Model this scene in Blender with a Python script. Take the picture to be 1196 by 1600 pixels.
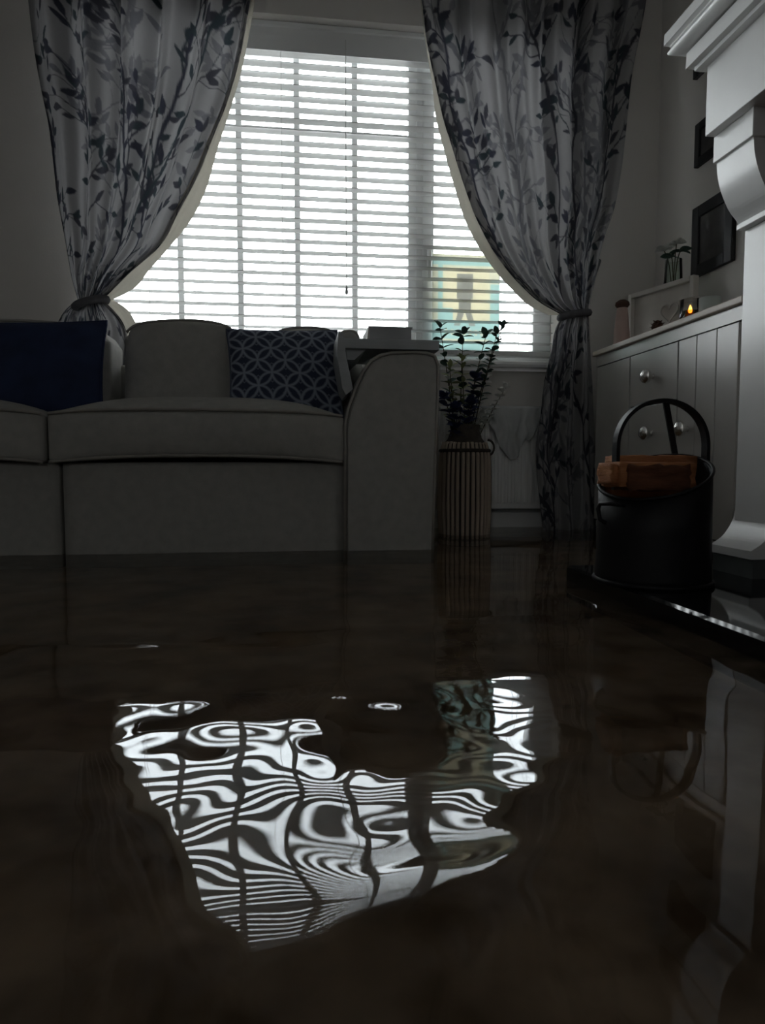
import bpy, bmesh, math, random
import numpy as np
from mathutils import Vector, Matrix
random.seed(7); rng = np.random.default_rng(7)
for o in list(bpy.data.objects): bpy.data.objects.remove(o)
sc = bpy.context.scene
COL = sc.collection

# ------------------------------------------------------------------ camera
F = 1050.0; PCX, PCY = 598.0, 800.0; CAMH = 0.30
vy = np.array([461-PCX, PCY-728, F]); Yc = vy/np.linalg.norm(vy)
vx = np.array([(F*F+72*72)/137.0, 72, F]); Xc = vx/np.linalg.norm(vx)
Zc = np.cross(Yc, Xc)
if Zc[1] < 0: Zc = -Zc
MC = np.array([Xc, Yc, Zc]); CP = np.array([0, 0, CAMH])
def ray(px, py): return MC @ np.array([(px-PCX)/F, (PCY-py)/F, 1.0])
def P(px, py, Y):
    r = ray(px, py); return CP + r*(Y/r[1])
def PX(px, py, X):
    r = ray(px, py); return CP + r*(X/r[0])
def G(px, py, z=0.0):
    r = ray(px, py); return CP + r*((z-CAMH)/r[2])

cam = bpy.data.cameras.new('camera'); camo = bpy.data.objects.new('camera', cam); COL.objects.link(camo)
ax = MC @ np.array([1, 0, 0]); ay = MC @ np.array([0, 1, 0]); az = MC @ np.array([0, 0, -1])
camo.matrix_world = Matrix(((ax[0], ay[0], az[0], 0), (ax[1], ay[1], az[1], 0), (ax[2], ay[2], az[2], CAMH), (0, 0, 0, 1)))
cam.sensor_fit = 'VERTICAL'; cam.sensor_height = 36; cam.lens = F/1600*36
cam.clip_start = 0.02
cam.dof.use_dof = True; cam.dof.focus_distance = 2.6; cam.dof.aperture_fstop = 9.0
sc.camera = camo

# ------------------------------------------------------------------ light
W = bpy.data.worlds.new('sky'); sc.world = W; W.use_nodes = True
bg = W.node_tree.nodes['Background']; bg.inputs[0].default_value = (0.93, 0.97, 1.0, 1); bg.inputs[1].default_value = 8.5
def portal(name, c, sx, sz, rx):
    l = bpy.data.lights.new(name, 'AREA'); l.shape = 'RECTANGLE'; l.size = sx; l.size_y = sz; l.cycles.is_portal = True
    o = bpy.data.objects.new(name, l); COL.objects.link(o); o.location = c; o.rotation_euler = (rx, 0, 0)
portal('window_portal', (.185, 3.45, 1.535), 2.3, 1.6, -math.pi/2)      # guides sampling of the sky through the window and the added rear fill opening
portal('rear_fill_portal', (-.85, -2.25, 1.75), .4, .4, math.pi/2)
vs = sc.view_settings
vs.view_transform = 'Standard'; vs.look = 'None'; vs.gamma = 1; vs.use_curve_mapping = False; vs.exposure = 0.55

# ------------------------------------------------------------------ helpers
MATS = {}
def mat(name, col, rough=0.7, var=0.12, scale=8.0, bump=0.0, bscale=60.0, metal=0.0, spec=0.5, stretch=(1, 1, 1), transl=0.0, attr=None, col2=None):
    if name in MATS: return MATS[name]
    m = bpy.data.materials.new(name); m.use_nodes = True; nt = m.node_tree; N = nt.nodes; L = nt.links
    b = N['Principled BSDF']; b.inputs['Roughness'].default_value = rough; b.inputs['Metallic'].default_value = metal
    b.inputs['Specular IOR Level'].default_value = spec
    tc = N.new('ShaderNodeTexCoord'); mp = N.new('ShaderNodeMapping'); mp.inputs['Scale'].default_value = stretch
    L.new(tc.outputs['Object'], mp.inputs[0])
    nz = N.new('ShaderNodeTexNoise'); nz.inputs['Scale'].default_value = scale; nz.inputs['Detail'].default_value = 5
    L.new(mp.outputs[0], nz.inputs['Vector'])
    cr = N.new('ShaderNodeValToRGB')
    cr.color_ramp.elements[0].position = 0.3; cr.color_ramp.elements[1].position = 0.7
    c = np.array(col)
    a, d = (c*(1-var), np.minimum(c*(1+var), 1)) if col2 is None else (c, np.array(col2))
    cr.color_ramp.elements[0].color = (*a, 1); cr.color_ramp.elements[1].color = (*d, 1)
    L.new(nz.outputs['Fac'], cr.inputs[0]); out = cr.outputs[0]
    if attr:
        at = N.new('ShaderNodeAttribute'); at.attribute_name = attr
        mx = N.new('ShaderNodeMix'); mx.data_type = 'RGBA'; mx.blend_type = 'MULTIPLY'; mx.inputs[0].default_value = 1
        L.new(at.outputs['Color'], mx.inputs[6]); L.new(out, mx.inputs[7]); out = mx.outputs[2]
    L.new(out, b.inputs['Base Color'])
    if bump > 0:
        n2 = N.new('ShaderNodeTexNoise'); n2.inputs['Scale'].default_value = bscale; n2.inputs['Detail'].default_value = 3
        L.new(mp.outputs[0], n2.inputs['Vector'])
        bp = N.new('ShaderNodeBump'); bp.inputs['Strength'].default_value = bump; bp.inputs['Distance'].default_value = 0.004
        L.new(n2.outputs['Fac'], bp.inputs['Height']); L.new(bp.outputs[0], b.inputs['Normal'])
    if transl > 0:
        tr = N.new('ShaderNodeBsdfTranslucent'); L.new(out, tr.inputs[0])
        ms = N.new('ShaderNodeMixShader'); ms.inputs[0].default_value = transl
        L.new(b.outputs[0], ms.inputs[1]); L.new(tr.outputs[0], ms.inputs[2])
        L.new(ms.outputs[0], N['Material Output'].inputs[0])
    MATS[name] = m; return m

def clear_mat(name, tint, ior, rough=0.0):
    m = bpy.data.materials.new(name); m.use_nodes = True; nt = m.node_tree; N = nt.nodes; L = nt.links
    N.remove(N['Principled BSDF'])
    t = N.new('ShaderNodeBsdfTransparent'); t.inputs[0].default_value = (*tint, 1)
    g = N.new('ShaderNodeBsdfGlossy'); g.inputs['Roughness'].default_value = rough; g.inputs[0].default_value = (1, 1, 1, 1)
    fr = N.new('ShaderNodeFresnel'); fr.inputs[0].default_value = ior
    ms = N.new('ShaderNodeMixShader'); L.new(fr.outputs[0], ms.inputs[0]); L.new(t.outputs[0], ms.inputs[1]); L.new(g.outputs[0], ms.inputs[2])
    L.new(ms.outputs[0], N['Material Output'].inputs[0]); return m

def thing(name, label, cat, loc=(0, 0, 0), group=None):
    o = bpy.data.objects.new(name, None); COL.objects.link(o); o.location = loc; o.empty_display_size = 0.05
    return tag(o, label, cat, group)
def tag(o, label, cat, group=None):
    o['label'] = label; o['category'] = cat
    if group: o['group'] = group
    return o
def wloc(o):
    v = Vector(o.location)
    while o.parent: o = o.parent; v += Vector(o.location)
    return v
def link(name, me, m, parent=None, smooth=False, loc=None, label=None):
    """me built in world coordinates; origin moved to the parent's (or loc)"""
    o = bpy.data.objects.new(name, me)
    if m is not None and len(me.materials) == 0: me.materials.append(m)
    base = wloc(parent) if parent else Vector(loc if loc is not None else (0, 0, 0))
    me.transform(Matrix.Translation(-base))
    COL.objects.link(o)
    if parent: o.parent = parent
    else: o.location = base
    if smooth:
        me.polygons.foreach_set('use_smooth', [True]*len(me.polygons))
    if label: o['label'] = label
    return o
def bm2me(bm, name='m'):
    bmesh.ops.recalc_face_normals(bm, faces=bm.faces[:])
    me = bpy.data.meshes.new(name); bm.to_mesh(me); bm.free(); return me
def obj(name, bm, m, parent=None, smooth=False, loc=None, label=None): return link(name, bm2me(bm, name), m, parent, smooth, loc, label)
def struct(name, bm, m, smooth=False, parent=None):
    o = obj(name, bm, m, parent, smooth)
    if not parent: o['kind'] = 'structure'
    return o
def box(bm, x0, x1, y0, y1, z0, z1, bev=0.0, seg=2):
    r = bmesh.ops.create_cube(bm, size=1); vs = r['verts']
    for v in vs: v.co = Vector(((x0+x1)/2+v.co.x*(x1-x0), (y0+y1)/2+v.co.y*(y1-y0), (z0+z1)/2+v.co.z*(z1-z0)))
    if bev > 0:
        es = list({e for v in vs for e in v.link_edges})
        bmesh.ops.bevel(bm, geom=es, offset=bev, segments=seg, affect='EDGES', profile=0.5)
    return bm
def B(*a, **k): return box(bmesh.new(), *a, **k)
def tube(bm, pts, r, n=8, closed=False, cap=True):
    pts = [Vector(p) for p in pts]; m = len(pts); rs = r if hasattr(r, '__len__') else [r]*m
    up = None; rings = []
    for i, p in enumerate(pts):
        if closed: t = pts[(i+1) % m]-pts[i-1]
        else: t = pts[min(i+1, m-1)]-pts[max(i-1, 0)]
        t.normalize()
        if up is None:
            up = Vector((0, 0, 1)) if abs(t.z) < 0.9 else Vector((1, 0, 0))
        a = up-t*up.dot(t)
        if a.length < 1e-5: a = t.orthogonal()
        a.normalize(); b = t.cross(a); up = a
        rings.append([bm.verts.new(p+(a*math.cos(2*math.pi*k/n)+b*math.sin(2*math.pi*k/n))*rs[i]) for k in range(n)])
    for i in range(m if closed else m-1):
        A, C = rings[i], rings[(i+1) % m]
        for k in range(n): bm.faces.new((A[k], A[(k+1) % n], C[(k+1) % n], C[k]))
    if not closed and cap: bm.faces.new(rings[0][::-1]); bm.faces.new(rings[-1])
    return bm
def T(*a, **k): return tube(bmesh.new(), *a, **k)
def ribbon(bm, pts, w, t, side):
    """flat bar swept along pts; w along 'side' vector, t thick"""
    pts = [Vector(p) for p in pts]; s = Vector(side).normalized(); rings = []
    for i, p in enumerate(pts):
        d = (pts[min(i+1, len(pts)-1)]-pts[max(i-1, 0)]).normalized(); n = d.cross(s).normalized()
        rings.append([bm.verts.new(p+s*a*w/2+n*b*t/2) for a, b in ((-1, -1), (1, -1), (1, 1), (-1, 1))])
    for A, C in zip(rings, rings[1:]):
        for k in range(4): bm.faces.new((A[k], A[(k+1) % 4], C[(k+1) % 4], C[k]))
    bm.faces.new(rings[0][::-1]); bm.faces.new(rings[-1]); return bm
def lathe(bm, prof, c=(0, 0, 0), n=32, cap=True):
    rings = [[bm.verts.new((c[0]+r*math.cos(2*math.pi*k/n), c[1]+r*math.sin(2*math.pi*k/n), c[2]+z)) for k in range(n)] for r, z in prof]
    for A, C in zip(rings, rings[1:]):
        for k in range(n): bm.faces.new((A[k], A[(k+1) % n], C[(k+1) % n], C[k]))
    if cap: bm.faces.new(rings[0][::-1]); bm.faces.new(rings[-1])
    return bm
def LA(*a, **k): return lathe(bmesh.new(), *a, **k)
def prism(bm, poly, axis, a0, a1):
    """poly: 2D points in the plane across axis. 'Y': (x,z); 'X': (y,z); 'Z': (x,y)"""
    def mk(p, a): return {'Y': (p[0], a, p[1]), 'X': (a, p[0], p[1]), 'Z': (p[0], p[1], a)}[axis]
    A = [bm.verts.new(mk(p, a0)) for p in poly]; C = [bm.verts.new(mk(p, a1)) for p in poly]; n = len(poly)
    for k in range(n): bm.faces.new((A[k], A[(k+1) % n], C[(k+1) % n], C[k]))
    bm.faces.new(A[::-1]); bm.faces.new(C); return bm
def PR(*a, **k): return prism(bmesh.new(), *a, **k)
def gridmesh(name, V, closed_u=False):
    """V: array (nv, nu, 3)"""
    nv, nu, _ = V.shape; me = bpy.data.meshes.new(name)
    idx = np.arange(nv*nu).reshape(nv, nu)
    if closed_u: idx = np.concatenate([idx, idx[:, :1]], 1)
    q = np.stack([idx[:-1, :-1], idx[:-1, 1:], idx[1:, 1:], idx[1:, :-1]], -1).reshape(-1, 4)
    me.vertices.add(nv*nu); me.vertices.foreach_set('co', V.reshape(-1).astype(np.float32))
    me.loops.add(q.size); me.loops.foreach_set('vertex_index', q.reshape(-1).astype(np.int32))
    me.polygons.add(len(q)); me.polygons.foreach_set('loop_start', (np.arange(len(q))*4).astype(np.int32))
    me.update(calc_edges=True); me.validate(); return me
def paint(me, rgb, name='print'):
    a = me.color_attributes.new(name, 'FLOAT_COLOR', 'POINT')
    c = np.ones((len(me.vertices), 4), np.float32); c[:, :3] = rgb.reshape(-1, 3); a.data.foreach_set('color', c.reshape(-1))
def rbox(c, s, r, n=12, fn=None):
    """rounded, subdivided box; fn(u,v,w, p) -> p in local coordinates"""
    bm = bmesh.new(); bmesh.ops.create_cube(bm, size=2)
    bmesh.ops.subdivide_edges(bm, edges=bm.edges[:], cuts=n, use_grid_fill=True)
    h = np.array(s)/2
    for v in bm.verts:
        u = np.array(v.co); u = np.sign(u)*np.sin(np.abs(u)*math.pi/2)**0.85
        p = u*h; q = np.clip(p, -(h-r), h-r); d = p-q; l = np.linalg.norm(d)
        if l > 1e-9: p = q+d/l*min(l, r)
        if fn: p = fn(u, p)
        v.co = Vector(p+np.array(c))
    return bm
def interp(pts, y):
    a = np.array(sorted(pts, key=lambda p: p[1]), float); return np.interp(y, a[:, 1], a[:, 0])
def smoothc(pts, y):
    """smooth curve x(y) through the points (Catmull-Rom on a dense table)"""
    a = np.array(sorted(pts, key=lambda p: p[1]), float); d = np.gradient(a[:, 0], a[:, 1])
    y = np.clip(np.asarray(y, float), a[0, 1], a[-1, 1]); i = np.clip(np.searchsorted(a[:, 1], y)-1, 0, len(a)-2)
    h = a[i+1, 1]-a[i, 1]; t = (y-a[i, 1])/h
    return (2*t**3-3*t**2+1)*a[i, 0]+(t**3-2*t**2+t)*h*d[i]+(-2*t**3+3*t**2)*a[i+1, 0]+(t**3-t**2)*h*d[i+1]

# ------------------------------------------------------------------ materials
M_wall = mat('wall_paint', (0.72, 0.69, 0.655), 0.85, 0.04, 3, 0.15, 120)
M_ceil = mat('ceiling_paint', (0.86, 0.86, 0.85), 0.9, 0.03, 3)
M_white = mat('white_gloss_paint', (0.87, 0.87, 0.86), 0.28, 0.03, 6)
M_upvc = mat('white_window_plastic', (0.82, 0.83, 0.83), 0.3, 0.02, 5)
M_slat = mat('white_slat_paint', (0.58, 0.58, 0.57), 0.4, 0.03, 4)
M_floor = mat('brown_floor', (0.12, 0.075, 0.045), 0.8, 0.0, 7, 0.3, 30, col2=(0.42, 0.32, 0.23))
M_sofa = mat('grey_beige_weave', (0.40, 0.39, 0.365), 0.9, 0.08, 30, 0.35, 500)
M_sofap = mat('grey_beige_piping', (0.36, 0.34, 0.31), 0.9, 0.08, 30)
M_navy = mat('navy_velvet', (0.016, 0.028, 0.085), 0.85, 0.25, 12, 0.3, 300)
M_tray = mat('grey_painted_wood', (0.40, 0.42, 0.43), 0.5, 0.06, 10, 0.1, 40, stretch=(1, 8, 8))
M_grey = mat('grey_cabinet_paint', (0.50, 0.48, 0.455), 0.27, 0.03, 8)
M_oak = mat('pale_oak_top', (0.62, 0.53, 0.46), 0.45, 0.12, 6, 0.1, 30, stretch=(8, 1, 8))
M_chrome = mat('brushed_nickel', (0.85, 0.84, 0.82), 0.24, 0.03, 20, metal=1.0)
M_black = mat('black_painted_metal', (0.008, 0.008, 0.010), 0.5, 0.2, 20, 0.1, 80, spec=0.35)
M_granite = mat('black_polished_granite', (0.008, 0.008, 0.009), 0.05, 0.3, 90)
M_log = mat('split_log_wood', (0.34, 0.12, 0.045), 0.8, 0.0, 9, 0.5, 40, stretch=(1, 1, 6), col2=(0.62, 0.27, 0.11))
M_bark = mat('log_bark', (0.16, 0.06, 0.03), 0.9, 0.35, 20, 0.7, 30, stretch=(1, 1, 4))
M_marble = mat('red_brown_marble', (0.10, 0.045, 0.035), 0.25, 0.3, 10)
M_cane = mat('weathered_cane', (0.42, 0.34, 0.27), 0.7, 0.2, 14, 0.3, 60, stretch=(1, 1, 0.2))
M_weave = mat('dark_vase_weave', (0.05, 0.04, 0.032), 0.8, 0.3, 40, 0.4, 90)
M_leaf = mat('eucalyptus_leaf', (0.05, 0.10, 0.075), 0.6, 0.3, 30)
M_leafb = mat('blue_petal', (0.04, 0.055, 0.15), 0.6, 0.3, 30)
M_leafg = mat('yellow_green_leaf', (0.34, 0.38, 0.18), 0.6, 0.25, 30)
M_stem = mat('plant_stem', (0.08, 0.07, 0.035), 0.7, 0.2, 30)
M_petal = mat('white_petal', (0.78, 0.78, 0.74), 0.7, 0.08, 30, transl=0.25)
M_cloth = mat('white_cotton', (0.66, 0.67, 0.67), 0.9, 0.06, 20, 0.4, 90, transl=0.1)
M_frame = mat('black_picture_frame', (0.012, 0.012, 0.014), 0.45, 0.2, 20)
M_pic = mat('dark_print', (0.03, 0.028, 0.03), 0.4, 0.0, 14, col2=(0.09, 0.085, 0.08))
M_paper = mat('pale_paper', (0.62, 0.58, 0.53), 0.7, 0.05, 20)
M_cream = mat('cream_painted_wood', (0.66, 0.62, 0.57), 0.55, 0.05, 12)
M_pink = mat('pink_ceramic', (0.55, 0.40, 0.35), 0.5, 0.1, 10)
M_cone = mat('dark_brown_cone', (0.10, 0.05, 0.035), 0.8, 0.3, 40)
M_wax = mat('white_wax', (0.75, 0.68, 0.58), 0.6, 0.03, 10, transl=0.3)
M_lining = mat('cream_lining', (0.50, 0.47, 0.40), 0.9, 0.05, 20, 0.2, 200, transl=0.2)
M_curt = mat('printed_curtain_cloth', (1, 1, 1), 0.9, 0.04, 60, 0.25, 400, transl=0.16, attr='print')
M_tie = mat('dark_tieback_cloth', (0.13, 0.13, 0.14), 0.9, 0.2, 30, 0.3, 200)
M_patt = mat('printed_pillow_cloth', (1, 1, 1), 0.85, 0.06, 60, 0.3, 400, attr='print')
M_poster = mat('printed_paper_sheet', (1, 1, 1), 0.6, 0.04, 20, attr='print', transl=0.55)
M_lawn = mat('wet_paving', (0.07, 0.07, 0.065), 0.9, 0.2, 2)
M_cord = mat('blind_cord', (0.55, 0.55, 0.54), 0.8, 0.05, 30)
M_flame = bpy.data.materials.new('candle_flame'); M_flame.use_nodes = True
_b = M_flame.node_tree.nodes['Principled BSDF']; _b.inputs['Base Color'].default_value = (1, .5, .1, 1)
_b.inputs['Emission Color'].default_value = (1, 0.45, 0.08, 1); _b.inputs['Emission Strength'].default_value = 3.0
G_pane = clear_mat('window_glass', (0.98, 0.99, 0.985), 1.45)
G_jar = clear_mat('clear_jar_glass', (0.93, 0.92, 0.90), 1.3)
G_vase = clear_mat('green_vase_glass', (0.88, 0.92, 0.89), 1.35)
G_amber = clear_mat('amber_glass', (0.9, 0.6, 0.35), 1.4)
G_water = clear_mat('flood_water', (0.86, 0.80, 0.70), 1.33)
next(x for x in G_water.node_tree.nodes if x.type == 'BSDF_GLOSSY').inputs[0].default_value = (.76, .78, .80, 1)   # reflection tint darkened so the mirrored window does not blow out
_n = G_water.node_tree; _N = _n.nodes; _L = _n.links                # silt held in the water scatters a little brown light
_d = _N.new('ShaderNodeBsdfDiffuse'); _d.inputs[0].default_value = (.34, .25, .17, 1)
_tc = _N.new('ShaderNodeTexCoord'); _nz = _N.new('ShaderNodeTexNoise'); _nz.inputs['Scale'].default_value = 9; _nz.inputs['Detail'].default_value = 8; _nz.inputs['Roughness'].default_value = .65
_L.new(_tc.outputs['Object'], _nz.inputs['Vector'])
_mr = _N.new('ShaderNodeMapRange'); _mr.inputs[1].default_value = .38; _mr.inputs[2].default_value = .68; _mr.inputs[3].default_value = .02; _mr.inputs[4].default_value = .34
_L.new(_nz.outputs['Fac'], _mr.inputs[0])
_t = next(x for x in _N if x.type == 'BSDF_TRANSPARENT'); _ms0 = next(x for x in _N if x.type == 'MIX_SHADER')
_ms = _N.new('ShaderNodeMixShader'); _L.new(_mr.outputs[0], _ms.inputs[0]); _L.new(_t.outputs[0], _ms.inputs[1]); _L.new(_d.outputs[0], _ms.inputs[2]); _L.new(_ms.outputs[0], _ms0.inputs[1])

# ------------------------------------------------------------------ room
XL, XR, YB, YW, ZF, ZC = -2.5, 1.78, -2.2, 3.2, -0.05, 2.70
WX0, WX1, WZ0, WZ1 = -0.93, 1.30, 0.76, 2.326        # window opening
struct('floor', B(XL-.1, XR+.1, YB-.1, YW+.3, ZF-.1, ZF), M_floor)
struct('ceiling', B(XL-.1, XR+.1, YB-.1, YW+.3, ZC, ZC+.1), M_ceil)
bm = bmesh.new()
box(bm, XL-.1, WX0, YW, YW+.3, ZF, ZC); box(bm, WX1, XR+.1, YW, YW+.3, ZF, ZC)
box(bm, WX0, WX1, YW, YW+.3, ZF, WZ0); box(bm, WX0, WX1, YW, YW+.3, WZ1, ZC)
struct('wall_back', bm, M_wall)
struct('wall_right', B(XR, XR+.1, YB-.1, YW, ZF, ZC), M_wall)
struct('wall_left', B(XL-.1, XL, YB-.1, YW, ZF, ZC), M_wall)
bm = bmesh.new()
RX0, RX1, RZ0, RZ1 = -1.05, -.65, 1.55, 1.95            # unseen fill window behind the camera, added to light the sofa front
box(bm, XL, RX0, YB-.1, YB, ZF, ZC); box(bm, RX1, XR, YB-.1, YB, ZF, ZC); box(bm, RX0, RX1, YB-.1, YB, ZF, RZ0); box(bm, RX0, RX1, YB-.1, YB, RZ1, ZC)
struct('wall_front', bm, M_wall)
bm = bmesh.new()
for q in ((RX0, RX0+.06, RZ0, RZ1), (RX1-.06, RX1, RZ0, RZ1), (RX0+.06, RX1-.06, RZ0, RZ0+.06), (RX0+.06, RX1-.06, RZ1-.06, RZ1)): box(bm, q[0], q[1], YB-.09, YB-.03, q[2], q[3])
struct('added_fill_window', bm, M_upvc)  # frame of the added fill opening
struct('wall_chimney', B(1.20, XR, 0.0, 1.62, ZF, ZC), M_wall)
sk = [(0, 0), (-.018, 0), (-.018, .10), (-.012, .115), (-.006, .12), (0, .12)]
struct('baseboard_back', PR([(YW+a, ZF+b+.02*(b > 0)) for a, b in sk], 'X', XL, XR), M_white)
struct('baseboard_right', PR([(XR+a, ZF+b+.02*(b > 0)) for a, b in sk], 'Y', 1.62, YW-.02), M_white)
struct('ground_outside', B(-14, 14, YW+.35, 24, -0.5, -0.4), M_lawn)

# window: frame, mullion, glazing bars, panes, sill
win = thing('window_1', 'white plastic window', 'window', (0.18, 3.38, WZ0))
del win['category']; win['kind'] = 'structure'; win['label'] = 'white plastic framed window behind the blind'
FY0, FY1 = 3.34, 3.41
def fb(name, x0, x1, z0, z1, y0=FY0, y1=FY1, bev=.006, parent=win, m=M_upvc): return obj(name, B(x0, x1, y0, y1, z0, z1, bev=bev), m, parent)
mx0, mx1 = P(637, 400, 3.36)[0], P(677, 400, 3.36)[0]; rx = P(832, 450, 3.36)[0]
bz = P(760, 548, 3.36)[2]; tz = P(540, 92, 3.36)[2]
fb('frame_head', WX0, WX1, tz, WZ1); fb('frame_bottom', WX0, WX1, WZ0+.03, bz)
fb('frame_jamb', WX0, WX0+.07, bz, tz); fb('frame_jamb', rx, WX1, bz, tz); fb('mullion', mx0, mx1, bz, tz)
for x in (mx0+.042, mx0+.075): fb('mullion_groove', x-.004, x+.004, bz, tz, FY0-.006, FY0+.01, .001)
for px in (283, 376, 465.5, 554.5):
    x = P(px, 400, 3.38)[0]; fb('glazing_bar', x-.014, x+.014, bz, tz, 3.362, 3.392, .004)
zb = P(465, 207, 3.38)[2]
fb('transom_bar', WX0+.07, mx0, zb-.014, zb+.014, 3.364, 3.39, .004)
obj('pane', B(WX0+.06, mx0+.01, 3.375, 3.379, bz-.01, tz+.01), G_pane, win)
obj('pane', B(mx1-.01, rx+.01, 3.375, 3.379, bz-.01, tz+.01), G_pane, win)
bm = B(mx1-.035, mx1-.012, 3.328, 3.342, P(668, 400, 3.33)[2]-.05, P(668, 400, 3.33)[2]+.05, bev=.004); box(bm, mx1-.033, mx1-.016, 3.315, 3.330, P(668, 440, 3.33)[2], P(668, 388, 3.33)[2], bev=.004)
obj('window_handle', bm, M_upvc, win)
bm = PR([(3.345, .80), (3.13, .80), (3.118, .793), (3.116, .78), (3.120, .768), (3.13, .765), (3.345, .765)], 'X', WX0-.05, WX1+.05)
obj('window_sill', bm, M_white, win)

# ------------------------------------------------------------------ water (ripples fitted to slopes that carry the window's reflection)
CORR = [  # point on the water -> part of the window it mirrors (both read off the photograph)
 (190,1108,190,436),(190,1130,188,434),(190,1160,188,442),(192,1215,192,432),(226,1106,235,438),(226,1150,235,436),(225,1200,235,438),
 (283,1099,283,438),(281,1118,283,434),(280,1140,283,434),(280,1160,283,445),(282,1180,283,448),(283,1194,283,446),(283,1205,283,436),(279,1225,283,405),(276,1245,283,375),(274,1262,283,345),
 (320,1100,315,446),(318,1180,320,466),(335,1130,325,442),(345,1110,345,500),(350,1160,350,452),
 (386,1152,376,450),(375,1180,376,446),(371,1192,376,442),(370,1210,376,434),(369,1222,376,424),(369,1235,376,412),(366,1250,376,398),(363,1268,376,370),(362,1283,376,346),(366,1310,376,338),(369,1340,376,332),(380,1372,376,318),(388,1382,376,300),(394,1396,376,265),(398,1410,376,232),(402,1428,376,207),(403,1445,376,172),(404,1475,376,100),
 (400,1120,400,492),(430,1115,430,485),
 (455,1128,465,452),(452,1142,465,447),(455,1160,465,446),(458,1180,465,444),(461,1200,465,440),(462,1215,465,415),(461,1228,465,385),(459,1240,465,360),(455,1262,465,348),(444,1285,465,340),(442,1305,465,336),(444,1340,465,330),(448,1360,465,312),(470,1385,465,268),(488,1400,465,225),(491,1425,465,170),(491,1457,465,90),
 (505,1132,515,452),(510,1185,512,446),(560,1120,560,500),
 (537,1208,554,452),(533,1222,554,425),(532,1240,554,372),(545,1262,554,354),(556,1280,554,346),(561,1305,554,352),(566,1330,554,382),(577,1355,554,432),(580,1370,554,456),(582,1385,554,340),(580,1402,554,200),(574,1425,554,90),
 (610,1204,605,452),(630,1211,637,448),(630,1230,637,410),(628,1260,637,388),(630,1290,637,385),(640,1320,637,405),(655,1340,637,450),(660,1352,637,466),(668,1374,650,330),(655,1394,650,110),
 (664,1211,677,448),(664,1235,677,405),(666,1255,677,375),(670,1280,677,370),(677,1305,677,395),(690,1330,690,462),(700,1346,690,460),(700,1368,690,300),
 (672,1096,677,548),(674,1150,677,500),(690,1205,690,442),(700,1225,700,410),(720,1245,720,376),(740,1265,730,362),(740,1290,730,374),(745,1310,735,420),(750,1335,735,470),(760,1350,735,410),(765,1366,735,300),
 (768,1090,780,552),(768,1130,780,515),(768,1160,780,485),(768,1205,780,444),(755,1225,770,412),(830,1060,832,548),(832,1100,832,530),(820,1150,832,498),(855,1150,856,498),(855,1060,856,548),(800,1160,806,486),
 (795,1180,800,455),(800,1240,775,395),(790,1300,760,385),
 (600,1150,600,560),(560,1172,560,520),(640,1178,640,520),(600,1190,600,475),(620,1120,620,580),(548,1145,562,535),(548,1188,560,480),(668,1150,668,530),(668,1188,668,490),
 (600,1470,600,-40),(700,1410,690,-30),(500,1500,500,-30),(650,1440,650,-40),(780,1390,740,150),(560,1460,560,-30),(800,1350,800,240),(640,1415,640,20),(540,1455,540,30),
 (330,1300,352,330),(345,1400,362,250),(310,1340,330,300),(370,1450,385,130),
 (250,1300,250,330),(200,1260,200,400),(320,1420,330,240)]
cx = np.arange(-.42, .56, .03); cy = np.arange(.30, 1.16, .03)
CXg, CYg = [a.ravel() for a in np.meshgrid(cx, cy)]; SG = .05
def rbf(x, y):
    dx = x[:, None]-CXg; dy = y[:, None]-CYg; s = SG*SG; e = np.exp(-(dx**2+dy**2)/(2*s)); return e, -dx/s*e, -dy/s*e, dx, dy
wp, sl = [], []
for a, b, c, d in CORR:
    p = G(a, b); t = P(c, d, 3.30); v = p-CP; v /= np.linalg.norm(v); r = t-p; r /= np.linalg.norm(r); n = r-v
    wp.append(p); sl.append((-n[0]/n[2], -n[1]/n[2]))
wp = np.array(wp); sl = np.array(sl)
_, gx, gy, _, _ = rbf(wp[:, 0], wp[:, 1])
e_, rx_, ry_, dx_, dy_ = rbf(CXg, CYg); s2 = SG*SG
far_ = np.clip((np.min(np.hypot(CXg[:, None]-wp[:, 0], CYg[:, None]-wp[:, 1]), 1)-.03)/.05, 0, 1); l1 = (.010+.25*far_)[:, None]; l2 = .005
A_ = np.vstack([gx, gy*2, rx_*l1, ry_*l1, (dx_*dx_/s2/s2-1/s2)*e_*l2, (dy_*dy_/s2/s2-1/s2)*e_*l2, dx_*dy_/s2/s2*e_*l2*1.4])
b_ = np.concatenate([sl[:, 0], sl[:, 1]*2, np.zeros(5*len(CXg))])
w_ = np.linalg.lstsq(A_, b_, rcond=None)[0]
BUMPS = [(*G(212, 1010)[:2], .055, .008, .0020, -.12), (*G(532, 1084)[:2], .010, .006, .0007, 0), (*G(555, 1143)[:2], .005, .004, .0003, .2),
         (*G(815, 962)[:2], .05, .010, .0004, 0), (*G(760, 975)[:2], .04, .010, .0003, 0), (*G(700, 1060)[:2], .03, .008, .0007, 0), (*G(945, 965)[:2], .03, .008, .0003, 0)]
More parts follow.
